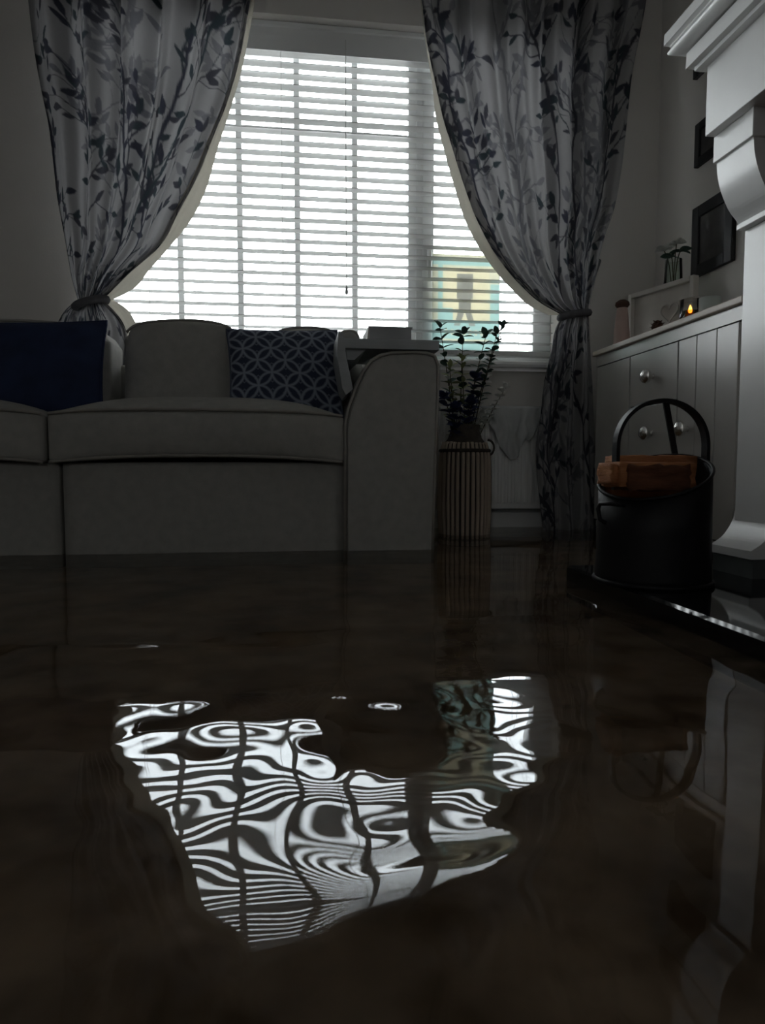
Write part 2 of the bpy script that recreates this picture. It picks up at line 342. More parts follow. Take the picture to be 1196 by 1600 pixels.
def height(x, y):
    sh = x.shape; x = x.ravel(); y = y.ravel(); z = np.zeros(len(x))
    near = (x > -.6) & (x < .7) & (y > .15) & (y < 1.3)
    ii = np.where(near)[0]
    for k in range(0, len(ii), 20000):
        j = ii[k:k+20000]; z[j] = rbf(x[j], y[j])[0] @ w_
    for bx, by, sx, sy, a, tl in BUMPS:
        dx = x-bx; dy = y-by-tl*dx; z += a*np.exp(-(dx/sx)**2/2-(dy/sy)**2/2)
    for k, (kx, ky, a, ph) in enumerate([(9, 31, .00012, .3), (-13, 22, .00014, 1.9), (17, 44, .00006, 4.0), (4, 15, .00022, 2.2), (-30, 55, .00003, 1.0), (6, 70, .00003, 5.0)]):
        z += a*np.sin(kx*x+ky*y+ph+.8*np.sin(3*x+k))*np.clip((y-.2)/.8, .3, 1)
    return z.reshape(sh)
def axis(lo, a, b, hi, fine, coarse):
    return np.concatenate([np.arange(lo, a, coarse), np.arange(a, b, fine), np.arange(b, hi, coarse), [hi]])
gxs = axis(XL, -.6, .75, XR, .0038, .03); gys = axis(YB, .3, 1.32, YW, .0034, .02)
Xg, Yg = np.meshgrid(gxs, gys); V = np.stack([Xg, Yg, height(Xg, Yg)], -1)
wat = link('flood_water', gridmesh('flood_water', V), G_water, None, True)
tag(wat, 'clear dark flood water covering the whole living room floor', 'water'); wat['kind'] = 'stuff'

# ------------------------------------------------------------------ venetian blind
BY = 3.284
bl = thing('venetian_blind', 'white wooden venetian blind hanging in the window with open slats', 'blind', (0.18, BY, .83))
bx0, bx1 = WX0+.02, WX1-.02
ztop = WZ1-.003; zval = float(P(540, 88, BY-.03)[2])
obj('headrail', B(bx0, bx1, BY-.02, BY+.03, ztop-.055, ztop-.002), M_slat, bl)
bm = PR([(BY-.034, zval), (BY-.026, zval), (BY-.026, ztop-.012), (BY-.02, ztop), (BY-.040, ztop), (BY-.040, ztop-.018), (BY-.034, ztop-.024)], 'X', bx0, bx1)
obj('valance', bm, M_upvc, bl)
zs0 = P(760, 536, BY)[2]; zs1 = P(540, 92, BY)[2]; NS = 27; pitch = (zs1-zs0)/(NS-1)
sp = [(-.025, 0), (-.0125, .0018), (0, .0024), (.0125, .0018), (.025, 0), (.025, .0028), (.0125, .0046), (0, .0052), (-.0125, .0046), (-.025, .0028)]
sme = bm2me(PR(sp, 'X', bx0, bx1), 'slat'); sme.materials.append(M_slat)
sme.transform(Matrix.Translation((-.18, 0, 0)))
for i in range(NS):
    o = bpy.data.objects.new('slat', sme); COL.objects.link(o); o.parent = bl
    o.location = (0, 0, zs0+i*pitch-.83+random.uniform(-.0012, .0012)); o.rotation_euler = (random.uniform(-.03, .03)-.015, random.uniform(-.0012, .0012), 0)
brz = P(760, 553, BY)[2]
obj('bottom_rail', B(bx0, bx1, BY-.024, BY+.024, brz-.013, brz+.013, bev=.004), M_slat, bl)
for px in (236, 443, 808):
    x = P(px, 480, BY)[0]
    for yy in (BY-.029, BY+.029): obj('ladder_cord', T([(x, yy, brz), (x, yy, ztop-.05)], .0008, 5), M_cord, bl)
x = P(541, 200, BY-.045)[0]
obj('pull_cord', T([(x, BY-.046, ztop-.06), (x-.001, BY-.046, 1.7), (x, BY-.046, 1.15)], .0016, 6), M_cord, bl)
obj('cord_tassel', LA([(.002, .04), (.005, .035), (.008, .01), (.006, 0)], (x, BY-.046, 1.11), 10), M_cord, bl)

# poster standing against the glass
a = P(677, 395, 3.31); b = P(781, 548, 3.31)
nu, nv = 105, 150
U, Vv = np.meshgrid(np.linspace(0, 1, nu), np.linspace(0, 1, nv))   # v down
rgb = np.zeros((nv, nu, 3)); teal = np.array([.58, .71, .69]); yel = np.array([.80, .77, .65]); grey = np.array([.50, .50, .47]); crm = np.array([.76, .75, .66])
rgb[:] = crm
def reg(mask, c): rgb[mask] = c
reg((Vv > .06) & (Vv < .11), teal); reg((U > .08) & (U < .15) & (Vv > .06), teal*1.0); reg((U > .86) & (Vv > .3) & (Vv < .72), teal)
reg((U > .16) & (U < .84) & (Vv > .13) & (Vv < .72), yel)
reg((Vv > .70), teal); reg((U < .30) & (U > .08) & (Vv > .56), teal)
reg((np.abs(U-.48) < .12) & (Vv > .20) & (Vv < .46), grey); reg((np.abs(U-.48) < .09) & (Vv > .45) & (Vv < .58), grey)
leg = np.abs(np.abs(U-.48)-(.03+(Vv-.55)*.45)) < .045
reg(leg & (Vv > .54) & (Vv < .74), grey)
reg((Vv > .78) & (Vv < .84) & (np.sin(U*70) > .2) & (U > .2) & (U < .8), crm); reg((Vv > .88) & (Vv < .92) & (U > .15) & (U < .85), crm)
V = np.stack([a[0]+U*(b[0]-a[0]), np.full_like(U, 3.320)+.003*np.sin(U*3), a[2]+Vv*(b[2]-a[2])], -1)
me = gridmesh('poster', V); paint(me, rgb)
po = link('poster', me, M_poster, None, True, (float((a[0]+b[0])/2), 3.320, float(b[2])))
tag(po, 'yellow and teal poster with a grey shape leaning in the window behind the blind', 'poster')
sm = po.modifiers.new('sheet', 'SOLIDIFY'); sm.thickness = .002

# ------------------------------------------------------------------ curtains
def fabric(w, h, seed, res=.004):
    """leafy branch print on cloth, w x h metres -> rgb raster"""
    R = random.Random(seed); nx, ny = int(w/res), int(h/res)
    xs = (np.arange(nx)+.5)*res; ys = (np.arange(ny)+.5)*res
    base = np.array([.35, .345, .35]); img = np.tile(base, (ny, nx, 1)); 
    def win_(x0, x1, y0, y1):
        i0, i1 = max(0, int(x0/res)), min(nx, int(x1/res)+2); j0, j1 = max(0, int(y0/res)), min(ny, int(y1/res)+2)
        return i0, i1, j0, j1
    def seg(p, q, r0, r1, c):
        m = max(r0, r1)+res; i0, i1, j0, j1 = win_(min(p[0], q[0])-m, max(p[0], q[0])+m, min(p[1], q[1])-m, max(p[1], q[1])+m)
        if i1 <= i0 or j1 <= j0: return
        X, Y = np.meshgrid(xs[i0:i1], ys[j0:j1]); d = np.array(q)-np.array(p); L = d@d+1e-12
        t = np.clip(((X-p[0])*d[0]+(Y-p[1])*d[1])/L, 0, 1); dist = np.hypot(X-p[0]-t*d[0], Y-p[1]-t*d[1])
        k = np.clip((r0+(r1-r0)*t-dist)/res+.5, 0, 1)[..., None]; img[j0:j1, i0:i1] = img[j0:j1, i0:i1]*(1-k)+np.array(c)*k
    def leaf(p, ang, L, c):
        i0, i1, j0, j1 = win_(p[0]-L, p[0]+L, p[1]-L, p[1]+L)
        if i1 <= i0 or j1 <= j0: return
        X, Y = np.meshgrid(xs[i0:i1], ys[j0:j1]); ca, sa = math.cos(ang), math.sin(ang)
        u = ((X-p[0])*ca+(Y-p[1])*sa)/L; v = -(X-p[0])*sa+(Y-p[1])*ca
        hw = .23*L*np.sin(np.clip(u, 0, 1)*math.pi)**.8*(1-.35*np.clip(u, 0, 1)); k = np.clip((hw-np.abs(v))/res+.5, 0, 1)*((u > 0) & (u < 1))
        k = k[..., None]; img[j0:j1, i0:i1] = img[j0:j1, i0:i1]*(1-k)+np.array(c)*k
    navy = [(.045, .048, .068), (.06, .06, .075), (.045, .06, .07)]; soft = [(.17, .17, .19), (.21, .21, .225)]
    def twig(p, ang, n, th, depth, cols):
        c = R.choice(cols)
        for _ in range(n):
            ang += R.uniform(-.30, .30) if depth else R.uniform(-.26, .26)-.18*(ang+math.pi/2); L = R.uniform(.035, .06); q = (p[0]+math.cos(ang)*L, p[1]+math.sin(ang)*L)
            dk = .988 if depth == 0 else .90; seg(p, q, th, th*dk, c); th *= dk
            if depth < 2 and R.random() < (.40 if depth == 0 else .24): twig(q, ang+R.choice((-1, 1))*R.uniform(.5, .95), R.randint(2, 5), th*.6, depth+1, cols)
            if R.random() < (.20 if depth == 0 else .5): leaf(q, ang+R.choice((-1, 1))*R.uniform(.4, 1.1), R.uniform(.050, .085), R.choice(cols))
            p = q
        if depth: leaf(p, ang, R.uniform(.06, .09), R.choice(cols))
    x = -.12
    while x < w+.1:                                   # pale background branches first
        twig((x, h+.05), -math.pi/2+R.uniform(-.2, .2), int(h/.045)+6, .011, 0, soft); x += R.uniform(.28, .40)
    x = -.06
    while x < w+.1:
        twig((x, h+.05), -math.pi/2+R.uniform(-.15, .15), int(h/.045)+6, .012, 0, navy); x += R.uniform(.20, .29)
    return img, res
def sample(img, res, S, Tt):
    j = np.clip((Tt/res).astype(int), 0, img.shape[0]-1); i = np.clip((S/res).astype(int), 0, img.shape[1]-1); return img[j, i]

def drape(name, left, right, ypx, Ybase, parent, npleat, amp, seed, W=1.45, nu=300, nv=380, ph=0.0, mir=False, y_extra=None, m=None, fab=None, s0=0.0, t0=0.0, shape=1.0):
    """cloth sheet between two pixel outlines (they fix its edges on the plane Ybase); pleats run down it"""
    yy = np.linspace(ypx[0], ypx[1], nv); xl = smoothc(left, yy); xr = smoothc(right, yy)
    u = np.linspace(0, 1, nu); V = np.zeros((nv, nu, 3))
    for j in range(nv):
        L = P(xl[j], yy[j], Ybase); Rr = P(xr[j], yy[j], Ybase); wdt = Rr[0]-L[0]; k = j/(nv-1)
        uu = u+.018*np.sin(2*math.pi*npleat*u*1.0+ph+.8)*min(1, wdt)
        ww = np.sin(math.pi*np.clip(u, 0, 1))**.35
        d = amp(k)*(np.sin(2*math.pi*npleat*u+ph+.7*np.sin(3.1*u+1.3*k))+.35*np.sin(2*math.pi*npleat*2.3*u+1.0+2*k))*ww
        V[j, :, 0] = L[0]+uu*wdt; V[j, :, 1] = Ybase+d+(y_extra(u, k) if y_extra is not None else 0); V[j, :, 2] = L[2]+u*(Rr[2]-L[2])
    me = gridmesh(name, V)
    if fab is not None:
        tt = np.concatenate([[0], np.cumsum(np.linalg.norm(np.diff(V[:, nu//2], axis=0), axis=1))])
        us = (1-u if mir else u)
        S = s0+np.tile(us*W, (nv, 1)); Tt = t0+np.tile(tt[:, None], (1, nu)); paint(me, sample(*fab, S, Tt))
    return link(name, me, m or M_curt, parent, True)
FAB1 = fabric(1.5, 2.7, 11); FAB2 = fabric(1.5, 2.7, 23)
CY_ = 3.0
# left curtain
lc = thing('curtain', 'left curtain printed with dark leafy branches, tied back above the sofa', 'curtain', (-.9, CY_+.05, ZF))
lo = [(30, -90), (38, 0), (49, 83), (60, 140), (71, 188), (80, 250), (88, 312), (97, 357), (105, 400), (113, 440), (122, 470)]
li = [(410, -90), (397, 0), (387, 56), (374, 113), (357, 165), (338, 210), (310, 278), (281, 331), (248, 388), (205, 425), (160, 470)]
drape('drape', lo, li, (-90, 470), CY_, lc, 5.5, lambda k: .050*(1-k)+.014, 1, ph=.6, fab=FAB1)
ll = [(x-10, y) for x, y in li if y < 100]+[(x-10, y) for x, y in li if y >= 100]
lr = [(412, -90), (399, 0), (389, 56), (377, 113), (362, 165), (340, 233), (320, 301), (297, 346), (264, 387), (234, 421), (203, 455), (168, 472)]
drape('lining', ll, lr, (-90, 470), CY_+.018, lc, 1, lambda k: .003, 1, nu=16, nv=120, m=M_lining)
lt0 = [(122, 468), (104, 482), (92, 500), (80, 560), (70, 700), (66, 850)]; lt1 = [(160, 468), (178, 485), (190, 500), (200, 560), (205, 700), (205, 850)]
drape('tail', lt0, lt1, (468, 850), CY_+.01, lc, 3.5, lambda k: .010+.02*min(1, k*4), 1, fab=FAB1, t0=1.4, nu=160, nv=160)
drape('tail_lining', [(150, 466), (172, 485), (185, 500), (196, 560), (200, 850)], [(172, 466), (195, 480), (210, 500), (216, 560), (214, 850)], (466, 850), CY_+.03, lc, 1, lambda k: .006, 1, nu=16, nv=90, m=M_lining)
c = P(141, 470, CY_)
bm = bmesh.new(); n = 40
tube(bm, [(c[0]+.062*math.cos(t)-.0, CY_+.008+.040*math.sin(t), c[2]-.008+.018*math.cos(t)) for t in np.linspace(0, 2*math.pi, n, endpoint=False)], .017, 8, closed=True)
obj('tieback', bm, M_tie, lc, True)
# right curtain
rc = thing('curtain', 'right curtain with dark leafy branches, tied back beside the grey sideboard', 'curtain', (1.25, CY_+.05, ZF))
ri = [(650, -90), (660, 0), (668, 67), (682, 134), (692, 181), (708, 234), (727, 294), (749, 351), (782, 408), (814, 446), (846, 474), (878, 492)]
ro = [(1020, -90), (1010, 0), (1001, 50), (988, 117), (979, 200), (971, 268), (958, 334), (946, 368), (936, 408), (928, 450), (918, 492)]
drape('drape', ri, ro, (-90, 492), CY_, rc, 5.5, lambda k: .050*(1-k)+.016, 2, ph=2.4, fab=FAB2, mir=True)
rl = [(647, -90), (657, 0), (665, 67), (676, 134), (681, 181), (694, 234), (711, 294), (730, 351), (763, 408), (800, 452), (837, 483), (872, 498)]
drape('lining', rl, [(x+12, y) for x, y in ri], (-90, 492), CY_+.018, rc, 1, lambda k: .003, 1, nu=16, nv=120, m=M_lining)
rt0 = [(880, 490), (868, 515), (862, 548), (851, 598), (846, 643), (838, 696), (840, 749), (846, 800), (850, 850)]
rt1 = [(920, 490), (921, 515), (923, 548), (926, 598), (928, 643), (930, 700), (932, 850)]
drape('tail', rt0, rt1, (490, 850), CY_+.005, rc, 3.2, lambda k: .012+.018*min(1, k*4), 2, ph=1.2, fab=FAB2, s0=.1, t0=1.0, W=.75, nu=200, nv=260)
c = P(899, 492, CY_)
bm = tube(bmesh.new(), [(c[0]+.066*math.cos(t), CY_+.008+.042*math.sin(t), c[2]+.012*math.cos(t)) for t in np.linspace(0, 2*math.pi, n, endpoint=False)], .017, 8, closed=True)
a = P(936, 408, CY_+.04)
tube(bm, [c+np.array([.05, .02, .0]), (c+a)/2+np.array([.012, .02, -.02]), a, (a[0]+.01, 3.19, a[2]+.02)], .012, 8)
obj('tieback', bm, M_tie, rc, True)
# pole above the frame of the photo
cp = thing('curtain_pole', 'dark metal curtain pole above the window', 'curtain pole', (.2, CY_, 2.62))
obj('pole', T([(-1.45, CY_, 2.62), (1.74, CY_, 2.62)], .014, 12), M_black, cp, True)
for x in (-1.3, 1.7): obj('bracket', B(x-.012, x+.012, CY_, YW, 2.605, 2.62), M_black, cp)

# ------------------------------------------------------------------ sofa
SY = 2.36
so = thing('sofa', 'large grey beige fabric sofa standing in the water under the window', 'sofa', (-.8, 2.65, ZF))
xs_ = P(93, 800, SY)[0]; xa = P(540, 800, SY)[0]
zc0 = P(300, 722, SY)[2]; zc1 = P(300, 643, SY)[2]
obj('base_panel', rbox(((xs_+.004+xa)/2, (SY+.02+2.95)/2, (ZF+zc0)/2), (xa-xs_-.004, 2.95-SY-.02, zc0-ZF), .012, 6), M_sofa, so, True)
obj('base_panel', rbox(((xs_-.004-1.95)/2, (SY+.02+2.95)/2, (ZF+zc0)/2), (xs_-.004+1.95, 2.95-SY-.02, zc0-ZF), .012, 6), M_sofa, so, True)
def seat_cushion(x0, x1, sag):
    w = x1-x0; d = .56; h = zc1-zc0; cxx = (x0+x1)/2; cyy = SY-.012+d/2; cz = (zc0+zc1)/2+.004
    def fn(u, p):
        top = max(0, u[2]); bul = (1-abs(u[0])**3.2)*(1-abs(u[1])**4)
        p = p.copy(); p[2] += top*.062*bul
        p[2] -= .020*(1-top)*abs(u[0])**3*.5 if u[2] < 0 else 0
        p[1] -= .016*(1-u[0]**4)*(1-u[2]**2)*(u[1] < 0)
        p[2] += .012*(1-u[0]**2)*(u[2] < 0)
        p[2] -= .012*abs(u[0])**6*top
        return p
    cu = obj('seat_cushion', rbox((cxx, cyy, cz), (w, d, h), .022, 22, fn), M_sofa, so, True)
    for s in (1, -1):
        pts = []
        for t in np.linspace(-1, 1, 40):
            z = cz+s*h/2*.93+(.008*(1-t*t)-.010*abs(t)**6 if s > 0 else .012*(1-t*t)-.010*abs(t)**3)
            pts.append((cxx+t*(w/2-.006), SY-.0125-.004*(1-t**4), z))
        obj('piping', T(pts, .0055, 6), M_sofap, cu, True)
seat_cushion(xs_-.03, xa-.004, 0); seat_cushion(-1.9, xs_-.036, 0)
# arm
prof = [(540, 868), (540, 662), (545, 638), (556, 607), (568, 580), (580, 564), (594, 555), (612, 551), (645, 550), (668, 551), (680, 556), (685, 570), (685, 600), (682, 680), (679, 760), (676, 868)]
ap = [P(x, y, SY) for x, y in prof]; ap = [(p[0], max(p[2], ZF)) for p in ap]
ap[0] = (ap[0][0], ZF); ap[-1] = (ap[-1][0], ZF)
cx_ = np.mean([p[0] for p in ap]); 
arm = obj('arm', PR(ap, 'Y', SY+.008, 2.95), M_sofa, so)
bev = arm.modifiers.new('round', 'BEVEL'); bev.width = .008; bev.segments = 2; bev.limit_method = 'ANGLE'; bev.angle_limit = math.radians(60)
obj('arm_front', PR([(cx_+(p[0]-cx_)*.95, p[1]-.012) if p[1] > 0 else (cx_+(p[0]-cx_)*.95, p[1]) for p in ap], 'Y', SY-.004, SY+.012), M_sofa, arm)
obj('piping', T([(p[0], SY+.004, p[1]) for p in ap], .006, 6), M_sofap, arm, True)
# back
obj('back_frame', rbox(((-1.95+.48)/2, 2.91, .32), (2.43, .10, .78), .03, 8), M_sofa, so, True)
def back_cushion(px0, px1, py0, Y, zbot=.46, th=.17, n=14, tuft=True, wav=.01):
    a = P(px0, py0, Y); b = P(px1, py0, Y); zt = (a[2]+b[2])/2; w = b[0]-a[0]; h = zt-zbot
    def fn(u, p):
        p = p.copy()
        if tuft: p[1] += .045*math.exp(-((u[2]+.05)/.10)**2)*(u[1] < 0)*(1-.2*abs(u[0]))
        p[1] -= .03*(1-u[0]**2)*(1-u[2]**2)*(u[1] < 0)
        p[2] += (.014*(1-abs(u[0])**2.5)-.030*abs(u[0])**8+wav*math.sin(3*u[0]+1))*max(0, u[2])
        p[1] += .05*(u[2]*.5+.5)
        return p
    o = obj('back_cushion', rbox(((a[0]+b[0])/2, Y+th/2-.03, zbot+h/2), (w, th, h), .04, n, fn), M_sofa, so, True)
    pts = [((a[0]+b[0])/2+t*(w/2-.012), Y+.022, zt+.014*(1-abs(t)**2.5)-.030*abs(t)**8+wav*math.sin(3*t+1)-.006) for t in np.linspace(-1, 1, 30)]
    obj('piping', T(pts, .005, 6), M_sofap, o, True)
    if tuft: obj('tuft_seam', T([((a[0]+b[0])/2+t*(w/2-.03), Y+.037-.03*(1-t*t)-.006*abs(t), zbot+h/2*.95+.004*math.sin(9*t)) for t in np.linspace(-1, 1, 30)], .004, 6), M_sofap, o, True)
back_cushion(-190, 168, 503, 2.68, th=.24, wav=.004)
back_cushion(190, 374, 503, 2.66, wav=.004)
back_cushion(420, 536, 514, 2.76, th=.12, tuft=False, wav=.003)
back_cushion(372, 424, 520, 2.78, th=.10, tuft=False, wav=.002)
back_cushion(522, 568, 519, 2.78, th=.10, tuft=False, wav=.002)

def pillow(name, p00, p10, p11, p01, Y, lean, thick, m, label, n=90, pat=None):
    """corners in pixels: top-left, top-right, bottom-right, bottom-left"""
    c = [P(*p00, Y+lean), P(*p10, Y+lean), P(*p11, Y), P(*p01, Y)]
    u = np.linspace(-1, 1, n); U, Vv = np.meshgrid(u, u)
    def plane(U, Vv):
        s = (U+1)/2; t = (Vv+1)/2
        return ((1-s)*(1-t))[..., None]*c[0]+(s*(1-t))[..., None]*c[1]+(s*t)[..., None]*c[2]+((1-s)*t)[..., None]*c[3]
    Uc = U*(1-.045*(1-Vv**2)); Vc = Vv*(1-.04*(1-U**2)); base = plane(Uc, Vc)
    th = thick*((1-np.abs(U)**2.6)*(1-np.abs(Vv)**2.6))**.55; th = th*(1+.04*np.sin(5*U+2*Vv))
    nrm = np.cross(c[1]-c[0], c[3]-c[0]); nrm /= np.linalg.norm(nrm)
    if nrm[1] > 0: nrm = -nrm
    root = thing(name, label, 'cushion', tuple((c[2]+c[3])/2))
    me = gridmesh('front', base+nrm*th[..., None])
    if pat is not None: paint(me, pat(U, Vv))
    link('front', me, m, root, True)
    me = gridmesh('back', base[:, ::-1]-nrm*th[:, ::-1, None]*.7)
    if pat is not None: paint(me, np.tile(np.array([.06, .07, .11]), (n*n, 1)))
    link('back', me, m, root, True)
    e = np.linspace(-1, 1, 24); lp = [(a, -1) for a in e]+[(1, a) for a in e[1:]]+[(a, 1) for a in e[::-1][1:]]+[(-1, a) for a in e[::-1][1:-1]]
    lp = np.array(lp); LU = lp[:, 0]*(1-.045*(1-lp[:, 1]**2)); LV = lp[:, 1]*(1-.04*(1-lp[:, 0]**2))
    s = plane(LU[None], LV[None])[0]
    obj('edge_piping', T([tuple(q) for q in s], .005, 6, closed=True), M_navy if pat is None else M_pillowedge, root, True)
    return root
M_pillowedge = mat('slate_blue_piping', (.10, .12, .17), .85, .1, 30)
def petals(U, Vv):
    """interlocking circles: petal outlines in pale blue on navy"""
    k = 2.0; a = math.radians(0); x = (U+1)*k*.98; y = (Vv+1)*k*.82
    def circ(x, y, ox, oy, R):
        dx = (x-ox+.5) % 1-.5; dy = (y-oy+.5) % 1-.5; return np.hypot(dx, dy)
    out = np.zeros(U.shape)
    for ox, oy in ((0, 0), (.5, .5)):
        for i in (-1, 0, 1):
            for j in (-1, 0, 1):
                dx = (x-ox+.5) % 1-.5+i; dy = (y-oy+.5) % 1-.5+j; d = np.hypot(dx, dy)
                out = np.maximum(out, np.clip(1.25-np.abs(d-.5)/.055, 0, 1))
    dx = (x+.0+.25) % .5-.25; dy = (y+.25) % .5-.25
    dd = np.abs(((x+.25) % .5)-.25)+np.abs(((y) % .5)-.25); out = np.maximum(out, np.clip(1.2-np.abs(dd-.13)/.03, 0, 1)*.6)
    bg_ = np.array([.035, .045, .085]); fg = np.array([.30, .34, .42]); return bg_+(fg-bg_)*out[..., None]
pillow('cushion', (-60, 505), (167, 502), (160, 648), (-60, 650), 2.47, .10, .05, M_navy, 'plain navy velvet cushion at the left end of the sofa')
pillow('cushion', (354, 515), (527, 517), (536, 652), (360, 640), 2.54, .13, .055, M_patt, 'blue cushion with interlocking petal pattern beside the sofa arm', 220, petals)

# ------------------------------------------------------------------ arm tray and book
tr = thing('arm_tray', 'grey wooden tray resting over the sofa arm with a hanging side flap', 'tray', tuple(P(600, 551, SY)))
t0 = P(534, 528, SY-.01); t1 = P(687, 548, SY-.01); 
obj('top_board', B(t0[0], t1[0], SY-.01, SY+.36, t1[2]+.002, t0[2], bev=.002), M_tray, tr)
fl = [P(x, y, SY-.01) for x, y in ((529, 517), (537, 520), (541, 556), (552, 608), (541, 617), (535, 606), (527, 552))]
obj('side_flap', PR([(p[0], p[2]) for p in fl], 'Y', SY-.012, SY+.34), M_tray, tr)
s0 = P(541, 551, SY); s1 = P(572, 562, SY)
obj('corner_block', PR([(s0[0], t1[2]+.001), (s1[0], t1[2]+.001), (s0[0]+.03, s1[2]), (s0[0]+.005, s1[2])], 'Y', SY+.01, SY+.33), M_tray, tr)
bk = thing('book', 'small pale grey book lying on the sofa arm tray', 'book', (float(P(608, 528, SY)[0]), SY+.1, float(t0[2])))
b0 = P(576, 527, SY+.05); b1 = P(645, 511, SY+.05)
obj('cover', B(b0[0], b1[0], SY+.05, SY+.25, b1[2]-.006, b1[2], bev=.001), M_tray, bk)
obj('cover', B(b0[0], b1[0], SY+.05, SY+.25, t0[2], t0[2]+.005, bev=.001), M_tray, bk)
obj('pages', B(b0[0]+.002, b1[0]-.004, SY+.052, SY+.246, t0[2]+.005, b1[2]-.006), mat('book_pages', (.40, .41, .42), .8, .05, 40, stretch=(1, 1, 40)), bk)
obj('spine', PR([(b0[0]-.006, t0[2]), (b0[0]+.004, t0[2]), (b0[0]+.004, b1[2]), (b0[0]+.001, b1[2])], 'Y', SY+.05, SY+.25), M_paper, bk)

# ------------------------------------------------------------------ radiator and cloth
r0 = P(688, 640, 3.12); r1 = P(862, 640, 3.12); rz0 = P(800, 795, 3.12)[2]; rz1 = P(800, 637, 3.12)[2]
ra = thing('radiator', 'white ribbed panel radiator under the window', 'radiator', (float((r0[0]+r1[0])/2), 3.15, float(rz0)))
obj('panel', B(r0[0], r1[0], 3.112, 3.16, rz0, rz1-.01, bev=.006), M_white, ra)
obj('top_grille', B(r0[0]-.004, r1[0]+.004, 3.10, 3.185, rz1-.012, rz1, bev=.004), M_white, ra)
rib = bm2me(PR([(-.011, 0), (-.006, -.008), (.006, -.008), (.011, 0)], 'Z', rz0+.03, rz1-.035), 'rib'); rib.materials.append(M_white)
x = r0[0]+.025
while x < r1[0]-.02:
    o = bpy.data.objects.new('rib', rib); COL.objects.link(o); o.parent = ra; o.location = (x-ra.location.x, 3.112-ra.location.y, -ra.location.z); x += .033
for x in (r0[0]+.02, r1[0]-.02): obj('pipe', T([(x, 3.14, rz0+.02), (x, 3.14, ZF)], .008, 8), M_white, ra, True)
for x in (r0[0]+.15, r1[0]-.15): obj('wall_bracket', B(x-.015, x+.015, 3.16, 3.2, rz0+.1, rz1-.1), M_white, ra)
xx = np.linspace(752, 848, 90); ybot = np.interp(xx, [752, 768, 780, 790, 797, 806, 820, 828, 840, 848], [650, 664, 692, 712, 720, 714, 684, 690, 672, 655])
nv = 60; V = np.zeros((nv, 90, 3))
for i, (x, yb) in enumerate(zip(xx, ybot)):
    for j in range(nv):
        t = j/(nv-1)
        if t < .18: p = P(x, 636, 3.09); V[j, i] = (p[0], 3.17-(t/.18)*.075, rz1+.004)
        else:
            q = (t-.18)/.82; p = P(x, 637+(yb-637)*q, 3.095); V[j, i] = (p[0]+.006*math.sin(9*q+x*.1), 3.092+.007*math.sin(x*.42)*(.3+q)-.006, min(p[2], rz1+.003))
cl = link('cloth', gridmesh('cloth', V), M_cloth, None, True, (float(P(800, 640, 3.09)[0]), 3.1, float(rz1)))
tag(cl, 'thin white cloth draped over the radiator, hanging down to a point', 'cloth')
sm = cl.modifiers.new('thick', 'SOLIDIFY'); sm.thickness = .002

# ------------------------------------------------------------------ vase with stems
VY = 2.92; vc = P(726, 780, VY); vx0 = vc[0]; vw = P(767, 780, VY)[0]-P(685, 780, VY)[0]; vr = vw/2
zsh = P(726, 692, VY)[2]; znk = P(726, 664, VY)[2]
va = thing('floor_vase', 'tall dark vase wrapped in upright canes standing beside the sofa arm', 'vase', (vx0, VY, ZF))
obj('body', LA([(vr*.80, ZF), (vr*.86, ZF+.02), (vr*.88, .1), (vr*.88, zsh-.05), (vr*.82, zsh-.01), (vr*.62, zsh+.02), (vr*.52, znk-.02), (vr*.56, znk), (vr*.48, znk), (vr*.44, zsh)], (vx0, VY, 0), 40), M_weave, va, True)
NC = 30
cz = np.linspace(ZF+.005, zsh+.004, 9)
def cane_r(z): 
    t = (z-ZF)/(zsh-ZF); return vr*(.87+.06*math.sin(math.pi*min(1, t*1.05))-.10*max(0, t-.93)/.07)
cme = bm2me(tube(bmesh.new(), [(cane_r(z), 0, z-ZF) for z in cz], [.0085]*9, 6), 'cane'); cme.materials.append(M_cane)
cme.polygons.foreach_set('use_smooth', [True]*len(cme.polygons))
for k in range(NC):
    o = bpy.data.objects.new('cane', cme); COL.objects.link(o); o.parent = va; o.rotation_euler = (0, 0, 2*math.pi*k/NC+random.uniform(-.02, .02)); o.scale = (1, 1, random.uniform(.985, 1.0))
for z in (ZF+.03, zsh-.035):
    obj('binding', T([(vx0+(vr*.90)*math.cos(t), VY+(vr*.90)*math.sin(t), z) for t in np.linspace(0, 2*math.pi, 36, endpoint=False)], .008, 6, closed=True), M_weave, va, True)
pa = P(762, 704, VY-.02)
obj('loop_handle', T([(vx0+vr*(.80+.24*math.sin(q)), VY-.03, zsh-.022+.034*math.cos(q)) for q in np.linspace(0, math.pi, 14)], .005, 6), M_weave, va, True)

